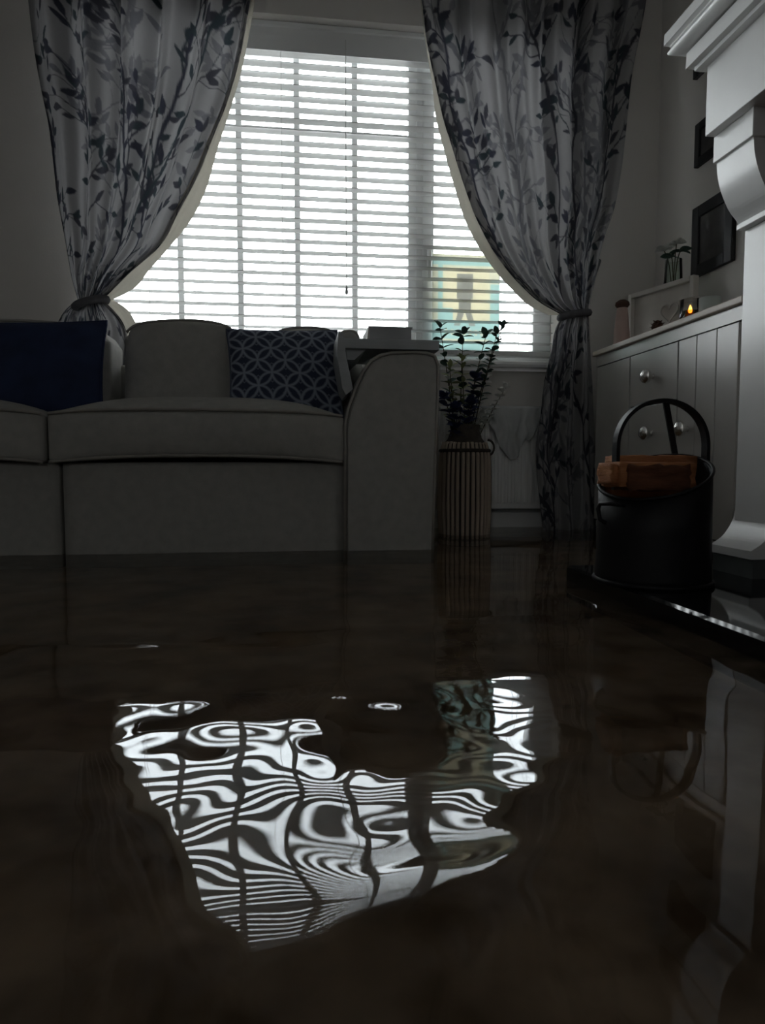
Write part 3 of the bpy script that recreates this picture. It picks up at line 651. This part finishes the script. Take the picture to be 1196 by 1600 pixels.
def leafmesh(name, L, w, cup, m):
    bm = bmesh.new(); rows = []
    for i in range(6):
        t = i/5; hw = w/2*math.sin(math.pi*min(1, .08+t*.92))**.7 if i < 5 else .0005
        rows.append([bm.verts.new((s*hw, t*L, cup*abs(s)*hw-.15*L*t*t)) for s in (-1, 0, 1)])
    for A, C in zip(rows, rows[1:]):
        for k in range(2): bm.faces.new((A[k], A[k+1], C[k+1], C[k]))
    me = bm2me(bm, name); me.materials.append(m); me.polygons.foreach_set('use_smooth', [True]*len(me.polygons)); return me
FUL = 1.7
LM = {'e': leafmesh('leaf', .058, .038, .3, M_leaf), 'b': leafmesh('petal', .052, .042, .4, M_leafb), 'g': leafmesh('leaf', .060, .028, .3, M_leafg), 'w': leafmesh('petal', .050, .036, .4, M_petal)}
def stem(name, tip, Yt, kind, label, cat, n, start, scale=1.0, group=None, tipcluster=3, base=None):
    b0 = Vector((vx0+random.uniform(-.03, .03), VY+random.uniform(-.03, .03), zsh-.10)); t = Vector(P(*tip, Yt))
    mid = Vector((b0.x*.55+t.x*.45, (b0.y+t.y)/2, b0.z+(t.z-b0.z)*.55)); 
    pts = [(1-s)**2*b0+2*s*(1-s)*mid+s*s*t for s in np.linspace(0, 1, 14)]
    root = thing(name, label, cat, tuple(b0), group)
    obj('stem', T(pts, [.0032-.0018*i/13 for i in range(14)], 6), M_stem, root, True)
    nm = {'e': 'leaf', 'g': 'leaf', 'b': 'petal', 'w': 'petal'}[kind]
    def add(p, yaw, pitch, sc_):
        o = bpy.data.objects.new(nm, LM[kind]); COL.objects.link(o); o.parent = root; o.location = p-b0
        o.rotation_euler = (pitch, random.uniform(-.5, .5), yaw); o.scale = (sc_,)*3
    n = int(n*FUL); start *= .85
    for i in range(n):
        s = start+(1-start)*i/max(1, n-1)*.96; p = (1-s)**2*b0+2*s*(1-s)*mid+s*s*t
        yaw = random.uniform(0, 6.28)
        for k in range(2 if kind in 'eg' else 4):
            add(p, yaw+k*(math.pi if kind in 'eg' else math.pi/2)+random.uniform(-.3, .3), random.uniform(.1, .8), scale*random.uniform(.75, 1.1)*(1-.25*s))
    for k in range(tipcluster): add(t, k*2.1+random.random(), random.uniform(.6, 1.2), scale*.75)
    return root
stem('eucalyptus_stem', (688, 512), 2.90, 'e', 'dark eucalyptus stem at the left, its tip beside the tray corner', 'stem', 6, .45)
stem('eucalyptus_stem', (724, 522), 2.93, 'e', 'dark eucalyptus stem in front of the poster, second from the tray', 'stem', 7, .45, 1.05)
stem('eucalyptus_stem', (760, 524), 2.95, 'e', 'dark eucalyptus stem in front of the poster\'s right half', 'stem', 7, .45)
stem('eucalyptus_stem', (777, 522), 2.9, 'e', 'dark eucalyptus stem in front of the poster\'s right edge', 'stem', 6, .55, .9)
stem('eucalyptus_stem', (786, 510), 2.92, 'e', 'tallest eucalyptus stem with a dark tuft against the bright pane', 'stem', 5, .45, .75, tipcluster=6)
stem('flower_stem', (694, 622), 2.86, 'b', 'stem with dark blue flowers close to the sofa arm', 'flower', 4, .55, 1.1, 'blue flowers in the vase', 7)
stem('flower_stem', (744, 592), 2.86, 'b', 'stem with dark blue flowers in the middle of the vase, the tallest blue one', 'flower', 5, .45, 1.1, 'blue flowers in the vase', 7)
stem('flower_stem', (738, 632), 2.85, 'b', 'short stem with dark blue flowers just above the vase neck', 'flower', 4, .35, 1.1, 'blue flowers in the vase', 8)
stem('flower_stem', (712, 640), 2.84, 'b', 'lowest dark blue flowers, left of the vase neck', 'flower', 3, .4, 1.1, 'blue flowers in the vase', 8)
stem('leafy_sprig', (703, 575), 2.84, 'g', 'yellow green leafy sprig between the sofa arm and the poster', 'sprig', 7, .35, 1.0, 'yellow green sprigs in the vase')
stem('leafy_sprig', (722, 560), 2.86, 'g', 'yellow green leafy sprig in the middle of the vase', 'sprig', 7, .35, .9, 'yellow green sprigs in the vase')
stem('white_flower_spray', (770, 560), 2.98, 'w', 'white flower spray, the upright one beneath the poster\'s right corner', 'flower', 8, .35, .95, 'white sprays in the vase', 5)
stem('white_flower_spray', (792, 604), 2.97, 'w', 'white flower spray drooping to the right over the radiator', 'flower', 6, .5, .8, 'white sprays in the vase', 4)
stem('white_flower_spray', (700, 590), 2.9, 'w', 'small white flowers beside the sofa arm', 'flower', 4, .5, .6, 'white sprays in the vase', 4)
stem('white_flower_spray', (752, 650), 2.95, 'w', 'low white flower spray at the right of the vase neck', 'flower', 6, .3, 1.0, 'white sprays in the vase', 6)

# ------------------------------------------------------------------ sideboard
SX = 1.32; sy0, sy1 = 1.86, 2.865; stz = .802
sb = thing('sideboard', 'grey painted sideboard with pale wooden top along the right wall', 'sideboard', (1.54, 2.36, ZF))
obj('body', B(SX+.02, XR-.005, sy0+.01, sy1-.01, ZF, stz-.022), M_grey, sb)
obj('face_frame', B(SX+.004, SX+.021, sy0+.01, sy1-.01, .735, stz-.022), M_grey, sb)
for y in (sy0+.022, 2.206, 2.546, sy1-.022):
    pass
obj('top_board', B(SX-.012, XR-.002, sy0, sy1, stz-.022, stz, bev=.004), M_oak, sb)
obj('shadow_gap', B(SX+.012, SX+.024, sy0+.012, sy1-.012, .06, .736), mat('dark_joint', (.05, .05, .05), .9, .1, 10), sb)
obj('plinth', B(SX+.02, SX+.04, sy0+.02, sy1-.02, ZF, .06), M_grey, sb)
def knob(y, z, par):
    bm = LA([(.012, 0), (.009, .006), (.008, .014), (.014, .018), (.024, .023), (.027, .030), (.025, .038), (.017, .046), (.007, .050), (.001, .0505)], (0, 0, 0), 28)
    bmesh.ops.rotate(bm, verts=bm.verts[:], cent=(0, 0, 0), matrix=Matrix.Rotation(-math.pi/2, 3, 'Y'))
    bmesh.ops.translate(bm, verts=bm.verts[:], vec=(SX+.002, y, z)); obj('knob', bm, M_chrome, par, True)
def drawer(z0, z1, ky=2.37):
    d = obj('drawer', B(SX, SX+.02, 2.210, 2.542, z0, z1, bev=.002), M_grey, sb); k1 = PX(1021, 588, SX)
    knob(float(k1[1]), (z0+z1)/2-.0, d)
k1, k2, k3 = PX(1021, 588, SX), PX(1020, 677, SX), PX(1075, 670, SX)
drawer(.532, .730); drawer(.318, .526); drawer(.066, .312)
def tg_door(y0, y1, n=3, kn=None):
    d = obj('door', B(SX+.006, SX+.02, y0, y1, .066, .730, bev=.001), M_grey, sb); w = (y1-y0)/n
    for i in range(n):
        obj('plank', B(SX, SX+.008, y0+i*w+.0012, y0+(i+1)*w-.0012, .066, .730, bev=.002), M_grey, d)
    if kn is not None: knob(float(kn[1]), float(kn[2]), d)
tg_door(1.885, 2.204, kn=k3); tg_door(2.548, 2.842, n=1)

# things on the sideboard
def on(px, X):
    p = PX(px, 520, X); return float(p[0]), float(p[1])
def depthscale(y): return y*1.0/F*1.02
x, y = on(972, 1.40); zt = PX(972, 482, 1.40)[2]
t = thing('bottle', 'slim pinkish bottle with a dark stopper at the far end of the sideboard', 'bottle', (x, y, stz))
obj('body', LA([(.034, 0), (.036, .01), (.032, (zt-stz)*.45), (.026, (zt-stz)*.8), (.022, zt-stz)], (x, y, stz), 24), M_pink, t, True)
obj('stopper', LA([(.012, -.01), (.022, .002), (.030, .012), (.028, .024), (.014, .034), (.003, .036)], (x, y, float(zt)), 20), M_cone, t, True)
# cream box frame standing angled
fa = PX(990, 455, 1.50); fb_ = PX(1093, 438, 1.60)
a = Vector((fa[0], fa[1], 0)); b = Vector((fb_[0], fb_[1], 0)); d = (b-a).normalized(); nrm_ = Vector((d.y, -d.x, 0)) 
if nrm_.x > 0: nrm_ = -nrm_
Lf = (b-a).length; ztf = float((fa[2]+fb_[2])/2); t = thing('box_frame', 'cream box frame with a heart standing on the sideboard', 'picture frame', tuple(((a+b)/2).xy)+(stz,))
def obox(u0, u1, n0, n1, z0, z1, bev=.002):
    bm = B(u0, u1, n0, n1, z0, z1, bev=bev)
    for v in bm.verts: v.co = Vector((0, 0, v.co.z))+a+d*v.co.x+nrm_*v.co.y
    return bm
fw = .020
obj('frame_side', obox(0, fw, 0, .03, stz, ztf), M_cream, t); obj('frame_side', obox(Lf-fw, Lf, 0, .03, stz, ztf), M_cream, t)
obj('frame_rail', obox(fw, Lf-fw, 0, .03, ztf-fw, ztf), M_cream, t); obj('frame_rail', obox(fw, Lf-fw, 0, .03, stz, stz+fw), M_cream, t)
obj('backing', obox(fw, Lf-fw, .002, .01, stz+fw, ztf-fw, 0), M_paper, t)
bm = bmesh.new(); hp = []
for q in np.linspace(0, 2*math.pi, 40, endpoint=False):
    hp.append((Lf*.62+.0035*16*math.sin(q)**3*.8, (stz+ztf)/2+.008+.0028*(13*math.cos(q)-5*math.cos(2*q)-2*math.cos(3*q)-math.cos(4*q))))
tube(bm, [tuple(a+d*u+nrm_*.014+Vector((0, 0, z))) for u, z in hp], .004, 6, closed=True); obj('heart', bm, M_cream, t, True)
# cones
def cone(px, py, X, r, label):
    p = PX(px, py, X); z = float(p[2])
    bm = bmesh.new(); lathe(bm, [(r*.2, -r), (r*.8, -r*.7), (r, -r*.1), (r*.8, r*.5), (r*.4, r*.95), (r*.05, r*1.1)], (float(p[0]), float(p[1]), stz+r), 14)
    for k in range(26):
        h_ = -.7+1.6*k/26; rr = r*math.sqrt(max(.05, 1-(h_*.85)**2)); an = k*2.4
        c0 = Vector((float(p[0])+rr*math.cos(an), float(p[1])+rr*math.sin(an), stz+r+h_*r))
        o_ = Vector((math.cos(an), math.sin(an), .5))*r*.35; s_ = Vector((-math.sin(an), math.cos(an), 0))*r*.28
        vs_ = [bm.verts.new(c0-s_-o_*.3), bm.verts.new(c0+s_-o_*.3), bm.verts.new(c0+o_)]; bm.faces.new(vs_)
    o = obj('pine_cone', bm, M_cone, None, False, (float(p[0]), float(p[1]), stz)); tag(o, label, 'pine cone')
cone(1028, 497, 1.36, .022, 'small reddish brown cone in front of the cream box frame')
cone(1087, 462, 1.42, .020, 'small dark cone behind the lit tealight holder')
# tealight holder and jar
x, y = on(1078, 1.37)
t = thing('tealight_holder', 'clear glass tealight holder with a lit amber candle on the sideboard edge', 'candle holder', (x, y, stz))
r = .034; hh = .075
obj('glass', LA([(r*.9, 0), (r, .004), (r, hh), (r-.003, hh), (r-.003, .006), (.004, .005)], (x, y, stz), 28), G_jar, t, True)
obj('rim', T([(x+r*math.cos(q), y+r*math.sin(q), stz+hh) for q in np.linspace(0, 2*math.pi, 30, endpoint=False)], .002, 6, closed=True), M_paper, t, True)
obj('candle', LA([(.019, 0), (.019, .018), (.002, .017)], (x, y, stz+.007), 20), M_wax, t, True)
obj('flame', LA([(.001, 0), (.006, .005), (.007, .012), (.004, .022), (.0008, .030)], (x, y, stz+.027), 12), M_flame, t, True)
obj('inner_cup', LA([(.022, 0), (.024, .004), (.024, .03), (.0225, .03), (.0225, .004)], (x, y, stz+.006), 22, cap=False), G_amber, t, True)
x, y = on(1108, 1.39)
t = thing('glass_jar', 'frosted pale glass jar beside the lit tealight, nearest the fireplace', 'jar', (x, y, stz))
obj('glass', LA([(r*.9, 0), (r, .004), (r, .062), (r-.003, .062), (r-.003, .006), (.004, .005)], (x, y, stz), 28), mat('frosted_glass', (.62, .66, .62), .4, .05, 10, transl=.4), t, True)
obj('wax', LA([(r-.004, .006), (r-.004, .045), (.002, .045)], (x, y, stz), 24), M_wax, t, True)
# flowers in a glass vase behind the frame
x, y = on(1050, 1.66); zt = float(PX(1050, 408, 1.66)[2])
t = thing('glass_vase', 'small greenish glass vase behind the cream box frame', 'vase', (x, y, stz))
obj('glass', LA([(.040, 0), (.044, .006), (.042, (zt-stz)*.6), (.036, zt-stz), (.033, zt-stz), (.039, (zt-stz)*.6), (.040, .012), (.002, .012)], (x, y, stz), 28), G_vase, t, True)
def posy(px, py, X, kind, label, n, sc_=1.0):
    tp = Vector([float(v) for v in PX(px, py, X)]); b0 = Vector((x+random.uniform(-.01, .01), y+random.uniform(-.01, .01), stz+.02))
    root = thing('cut_flower' if kind == 'w' else 'leaf_sprig', label, 'flower' if kind == 'w' else 'sprig', tuple(b0))
    md = Vector((x, y, zt)); pts = [(1-s)**2*b0+2*s*(1-s)*md+s*s*tp for s in np.linspace(0, 1, 10)]
    obj('stem', T(pts, .0022, 6), M_stem, root, True)
    for k in range(n):
        o = bpy.data.objects.new('petal' if kind == 'w' else 'leaf', LM[kind]); COL.objects.link(o); o.parent = root; o.location = tp-b0+Vector((random.uniform(-.008, .008),)*3)
        o.rotation_euler = (random.uniform(-.2, 1.0), random.uniform(-.6, .6), k*6.28/n+random.uniform(-.3, .3)); o.scale = (sc_*random.uniform(.8, 1.2),)*3
posy(1038, 392, 1.62, 'w', 'pale flower at the left of the small glass vase', 12, .8)
posy(1058, 380, 1.66, 'w', 'pale flower at the top of the small glass vase', 11, .7)
posy(1064, 392, 1.62, 'e', 'dark leaves pointing right from the small glass vase', 5, .95)
posy(1050, 402, 1.60, 'e', 'dark leaves hanging over the rim of the small glass vase', 5, .7)
# leaning frame half behind the fireplace
t = thing('photo_frame', 'grey photo frame leaning on the wall, half hidden by the fireplace', 'picture frame', (1.68, 2.10, stz))
y0f, y1f = float(PX(1141, 455, 1.66)[1]), 1.95
for nm, ya, yb_, za, zb_ in (('frame_side', y0f-.02, y0f, 0, .16), ('frame_side', y1f, y1f+.02, 0, .16), ('frame_rail', y1f+.02, y0f-.02, 0, .02), ('frame_rail', y1f+.02, y0f-.02, .14, .16), ('picture', y1f+.02, y0f-.02, .02, .14)):
    bm = B(0, .012 if nm != 'picture' else .006, ya, yb_, stz+za, stz+zb_)
    for v in bm.verts: v.co.x += 1.69+(v.co.z-stz)*.35
    obj(nm, bm, M_tray if nm != 'picture' else M_pic, t)
# frames on the right wall
def wall_frame(ya, yb_, z0, z1, label, w=.035):
    t = thing('picture_frame', label, 'picture frame', (XR, (ya+yb_)/2, z0), 'dark frames on the right wall')
    for nm, A in (('frame_side', (ya, ya+w, z0, z1)), ('frame_side', (yb_-w, yb_, z0, z1)), ('frame_rail', (ya+w, yb_-w, z0, z0+w)), ('frame_rail', (ya+w, yb_-w, z1-w, z1))):
        obj(nm, B(XR-.022, XR-.001, *A, bev=.003), M_frame, t)
    obj('picture', B(XR-.012, XR-.002, ya+w, yb_-w, z0+w, z1-w), M_pic, t)
pf = PX(1086, 437, XR); pn = PX(1150, 415, XR)
wall_frame(float(pn[1]), float(pf[1]), float(pf[2]), float(PX(1086, 330, XR)[2]), 'lowest and largest dark frame on the right wall above the sideboard', .05)
wall_frame(float(pn[1])+.02, float(pf[1]), float(PX(1086, 268, XR)[2]), float(PX(1086, 203, XR)[2]), 'middle dark frame on the right wall beside the fireplace corbel')
wall_frame(float(pn[1])+.02, float(PX(1090, 126, XR)[1]), float(PX(1090, 126, XR)[2]), float(PX(1090, 60, XR)[2]), 'highest dark frame on the right wall, mostly behind the mantel')

# ------------------------------------------------------------------ fireplace
HZ = .038
hx0 = .709
h = obj('hearth', B(hx0, 1.20, .02, 1.685, ZF, HZ, bev=.006, seg=1), M_granite, None, False, (1.0, .9, ZF)); tag(h, 'polished black stone hearth slab just above the water', 'hearth')
fy1 = 1.57; fy0 = .08                       # far and near ends of the surround
fp = thing('fireplace_surround', 'white painted fireplace surround with moulded mantel and scroll corbels', 'fireplace', (1.12, .82, HZ))
zf0, zf1 = float(P(1103, 214, fy1)[2]), float(P(1105, 101, fy1)[2]); xf = float(P(1104, 150, fy1)[0])
obj('frieze', B(xf, 1.2, fy0, fy1, zf0, zf1, bev=.002), M_white, fp)
def sweep(prof):
    """moulding: profile (out, z) run along the front and returned round both ends"""
    bm = bmesh.new(); rings = []
    for (o_, z) in prof:
        rings.append([bm.verts.new(p) for p in ((1.2, fy1+o_, z), (xf-o_, fy1+o_, z), (xf-o_, fy0-o_, z), (1.2, fy0-o_, z))])
    for A, C in zip(rings, rings[1:]):
        for k in range(3): bm.faces.new((A[k], A[k+1], C[k+1], C[k]))
    bm.faces.new([r_[0] for r_ in rings]); bm.faces.new([r_[3] for r_ in rings][::-1]); bm.faces.new(rings[0]); bm.faces.new(rings[-1][::-1])
    return bm
zf = zf1; zs_ = float(P(1050, 78, 1.64)[2]); zt2 = float(P(1057, 91, 1.63)[2])
obj('lower_moulding', sweep([(0, zf-.006), (.020, zf-.006), (.020, zf+.004), (.034, zf+.006), (.034, zt2-.004), (0, zt2-.004)]), M_white, fp)
tor = [(0, zt2-.004)]+[(.032+.034*math.cos(q)*1.0, zt2+(zs_-zt2)*.5+((zs_-zt2)*.5)*math.sin(q)) for q in np.linspace(-math.pi/2, math.pi/2, 14)]+[(0, zs_)]
obj('round_moulding', sweep(tor), M_white, fp, True)
obj('mantel_shelf', sweep([(0, zs_), (.062, zs_), (.062, zs_+.004), (.072, zs_+.008), (.072, zs_+.034), (.066, zs_+.040), (0, zs_+.040)]), M_white, fp)
def pilaster(ya, yb_):
    xc = float(P(1115, 235, fy1)[0]); zc_ = float(P(1115, 256, fy1)[2])
    obj('capital', B(xc, 1.2, ya, yb_, zc_, zf0, bev=.002), M_white, fp)
    cr_ = [(1119, 256), (1120, 275), (1124, 296), (1131, 316), (1140, 334), (1150, 347), (1153, 352)]
    yy_ = np.linspace(256, 352, 24); cp_ = [P(float(px), float(py), fy1) for px, py in zip(smoothc(cr_, yy_), yy_)]; poly = [(float(p[0]), float(p[2])) for p in cp_]; poly += [(1.2, poly[-1][1]), (1.2, poly[0][1])]
    co = obj('corbel', PR(poly, 'Y', ya+.008, yb_-.004), M_white, fp)
    zl = float(P(1152, 361, fy1)[2]); xl_ = float(P(1151, 356, fy1)[0])
    obj('corbel_ledge', B(xl_, 1.2, ya-.0, yb_, zl, poly[-2][1], bev=.002), M_white, fp)
    xs2 = float(P(1158, 470, fy1)[0])
    obj('shaft', B(xs2, 1.2, ya+.006, yb_-.006, .10, zl, bev=.002), M_white, fp)
    # flared foot
    ft = [(1150, 797), (1146, 812), (1138, 827), (1127, 840), (1112, 850), (1112, 862)]
    yy_ = np.linspace(797, 850, 16); q_ = [P(float(px), float(py), fy1) for px, py in zip(smoothc(ft[:-1], yy_), yy_)]+[P(*ft[-1], fy1)]; pl = [(float(p[0]), float(p[2])) for p in q_]; pl += [(1.2, pl[-1][1]), (1.2, pl[0][1])]
    obj('scroll_foot', PR(pl, 'Y', ya-.004, yb_+.002), M_white, fp)
    obj('foot_block', B(pl[-3][0]+.006, 1.2, ya-.004, yb_, HZ, pl[-3][1]), mat('dark_stone_block', (.10, .11, .11), .35, .15, 20), fp)
pilaster(fy1-.145, fy1); pilaster(fy0, fy0+.145)
obj('back_panel', B(1.165, 1.198, fy0+.145, fy1-.145, HZ, zf0), M_marble, fp)
bm = B(1.150, 1.166, .48, 1.17, HZ, .62, bev=.004); obj('fire_opening', bm, mat('sooty_black', (.01, .01, .01), .7, .2, 10), fp)

# ------------------------------------------------------------------ coal bucket with log
br = .128; bc = (float(P(1026, 905, 1.42)[0]), 1.42); 
bc = ((float(P(938, 850, 1.42)[0])+float(P(1113, 850, 1.42)[0]))/2, 1.42); br = (float(P(1113, 850, 1.42)[0])-float(P(938, 850, 1.42)[0]))/2*.915; bc = (bc[0]-.010, bc[1])
zr = float(P(1030, 744, 1.42)[2])
bu = thing('coal_bucket', 'black metal fireside bucket with hoop handle standing on the hearth', 'bucket', (bc[0], bc[1], HZ))
n = 48
def rimz(t): return zr+.032*math.sin(t)+.036*math.cos(t)      # far lip higher than near lip
bm = bmesh.new(); prof = [(br*1.0, 0.0), (br*1.0, .10), (br*.985, .30), (br*.975, .6), (br*.965, 1.0)]
rings = []
for r_, k in prof: rings.append([bm.verts.new((bc[0]+r_*math.cos(2*math.pi*i/n), bc[1]+r_*math.sin(2*math.pi*i/n), HZ+(rimz(2*math.pi*i/n)-HZ)*k)) for i in range(n)])
for r_, k in [(br*.94, 1.0), (br*.94, .12)]: rings.append([bm.verts.new((bc[0]+r_*math.cos(2*math.pi*i/n), bc[1]+r_*math.sin(2*math.pi*i/n), HZ+(rimz(2*math.pi*i/n)-HZ)*k)) for i in range(n)])
for A, C in zip(rings, rings[1:]):
    for k in range(n): bm.faces.new((A[k], A[(k+1) % n], C[(k+1) % n], C[k]))
bm.faces.new(rings[0][::-1]); bm.faces.new(rings[-1])
obj('body', bm, M_black, bu, True)
obj('rolled_rim', T([(bc[0]+br*.965*math.cos(t), bc[1]+br*.965*math.sin(t), rimz(t)) for t in np.linspace(0, 2*math.pi, n, endpoint=False)], .004, 6, closed=True), M_black, bu, True)
obj('foot_ring', T([(bc[0]+br*1.005*math.cos(t), bc[1]+br*1.005*math.sin(t), HZ+.006) for t in np.linspace(0, 2*math.pi, n, endpoint=False)], .006, 8, closed=True), M_black, bu, True)
ztopb = float(P(1040, 626, 1.42)[2]); xl_, xr_ = float(P(963, 715, 1.42)[0]), float(P(1103, 715, 1.42)[0]); z1 = float(P(960, 700, 1.42)[2])
pts = [(xl_, bc[1], zr-.03)]+[((xl_+xr_)/2-(xr_-xl_)/2*math.cos(t), bc[1], z1+(ztopb-z1)*math.sin(t)**.9) for t in np.linspace(0, math.pi, 36)]+[(xr_, bc[1], zr-.03)]
obj('hoop_handle', ribbon(bmesh.new(), pts, .022, .008, (0, 1, 0)), M_black, bu)
a1 = P(1040, 624, 1.42); a2 = P(1056, 714, 1.53)
pts = [tuple(a1*(1-s)+a2*s) for s in np.linspace(0, 1, 14)]+[(a2[0], a2[1], a2[2]-.06)]
obj('back_strap', ribbon(bmesh.new(), pts, .016, .006, (1, .2, 0)), M_black, bu)
p = [P(978, 790, 1.32), P(955, 787, 1.33), P(938, 787, 1.36), P(935, 795, 1.36), P(938, 812, 1.36), P(948, 818, 1.35)]
obj('side_handle', T([tuple(q) for q in p], .0045, 8), M_black, bu, True)
# logs wedged in the bucket
lg = thing('firewood_log', 'orange brown split log wedged in the top of the black bucket', 'log', (bc[0], bc[1], zr-.10))
l0 = P(948, 738, 1.40); l1 = P(1084, 738, 1.40); zt_ = float(P(1020, 727, 1.36)[2])
def logmesh(x0, x1, y0, y1, z0, z1, seed, rough=.006):
    R = random.Random(seed); bm = B(x0, x1, y0, y1, z0, z1); bmesh.ops.subdivide_edges(bm, edges=bm.edges[:], cuts=5, use_grid_fill=True)
    for v in bm.verts: v.co += Vector((R.uniform(-1, 1)*rough*.5, R.uniform(-1, 1)*rough, R.uniform(-1, 1)*rough*.7))
    return bm
zb_ = float(P(1020, 766, 1.31)[2])
obj('bark_side', logmesh(float(P(984, 740, 1.31)[0]), float(P(1080, 740, 1.31)[0]), bc[1]-.112, bc[1]-.05, zb_, zt_, 3), M_bark, lg, True)
obj('split_face', logmesh(float(P(968, 740, 1.33)[0]), float(P(1083, 740, 1.33)[0]), bc[1]-.10, bc[1]-.01, zb_+.006, zt_+.006, 5, .003), M_log, lg, True)
obj('log_end', logmesh(float(P(950, 740, 1.36)[0]), float(P(980, 740, 1.36)[0]), bc[1]-.085, bc[1]-.012, zb_+.012, zt_+.003, 6, .004), M_log, lg, True)
lg2 = thing('firewood_log', 'second orange log behind the first, showing above the bucket rim', 'log', (bc[0], bc[1]+.04, zr-.10))
obj('wood', logmesh(float(P(962, 720, 1.45)[0]), float(P(1086, 720, 1.45)[0]), bc[1]+.020, bc[1]+.085, zr-.11, float(P(1030, 712, 1.45)[2]), 9, .004), M_log, lg2, True)
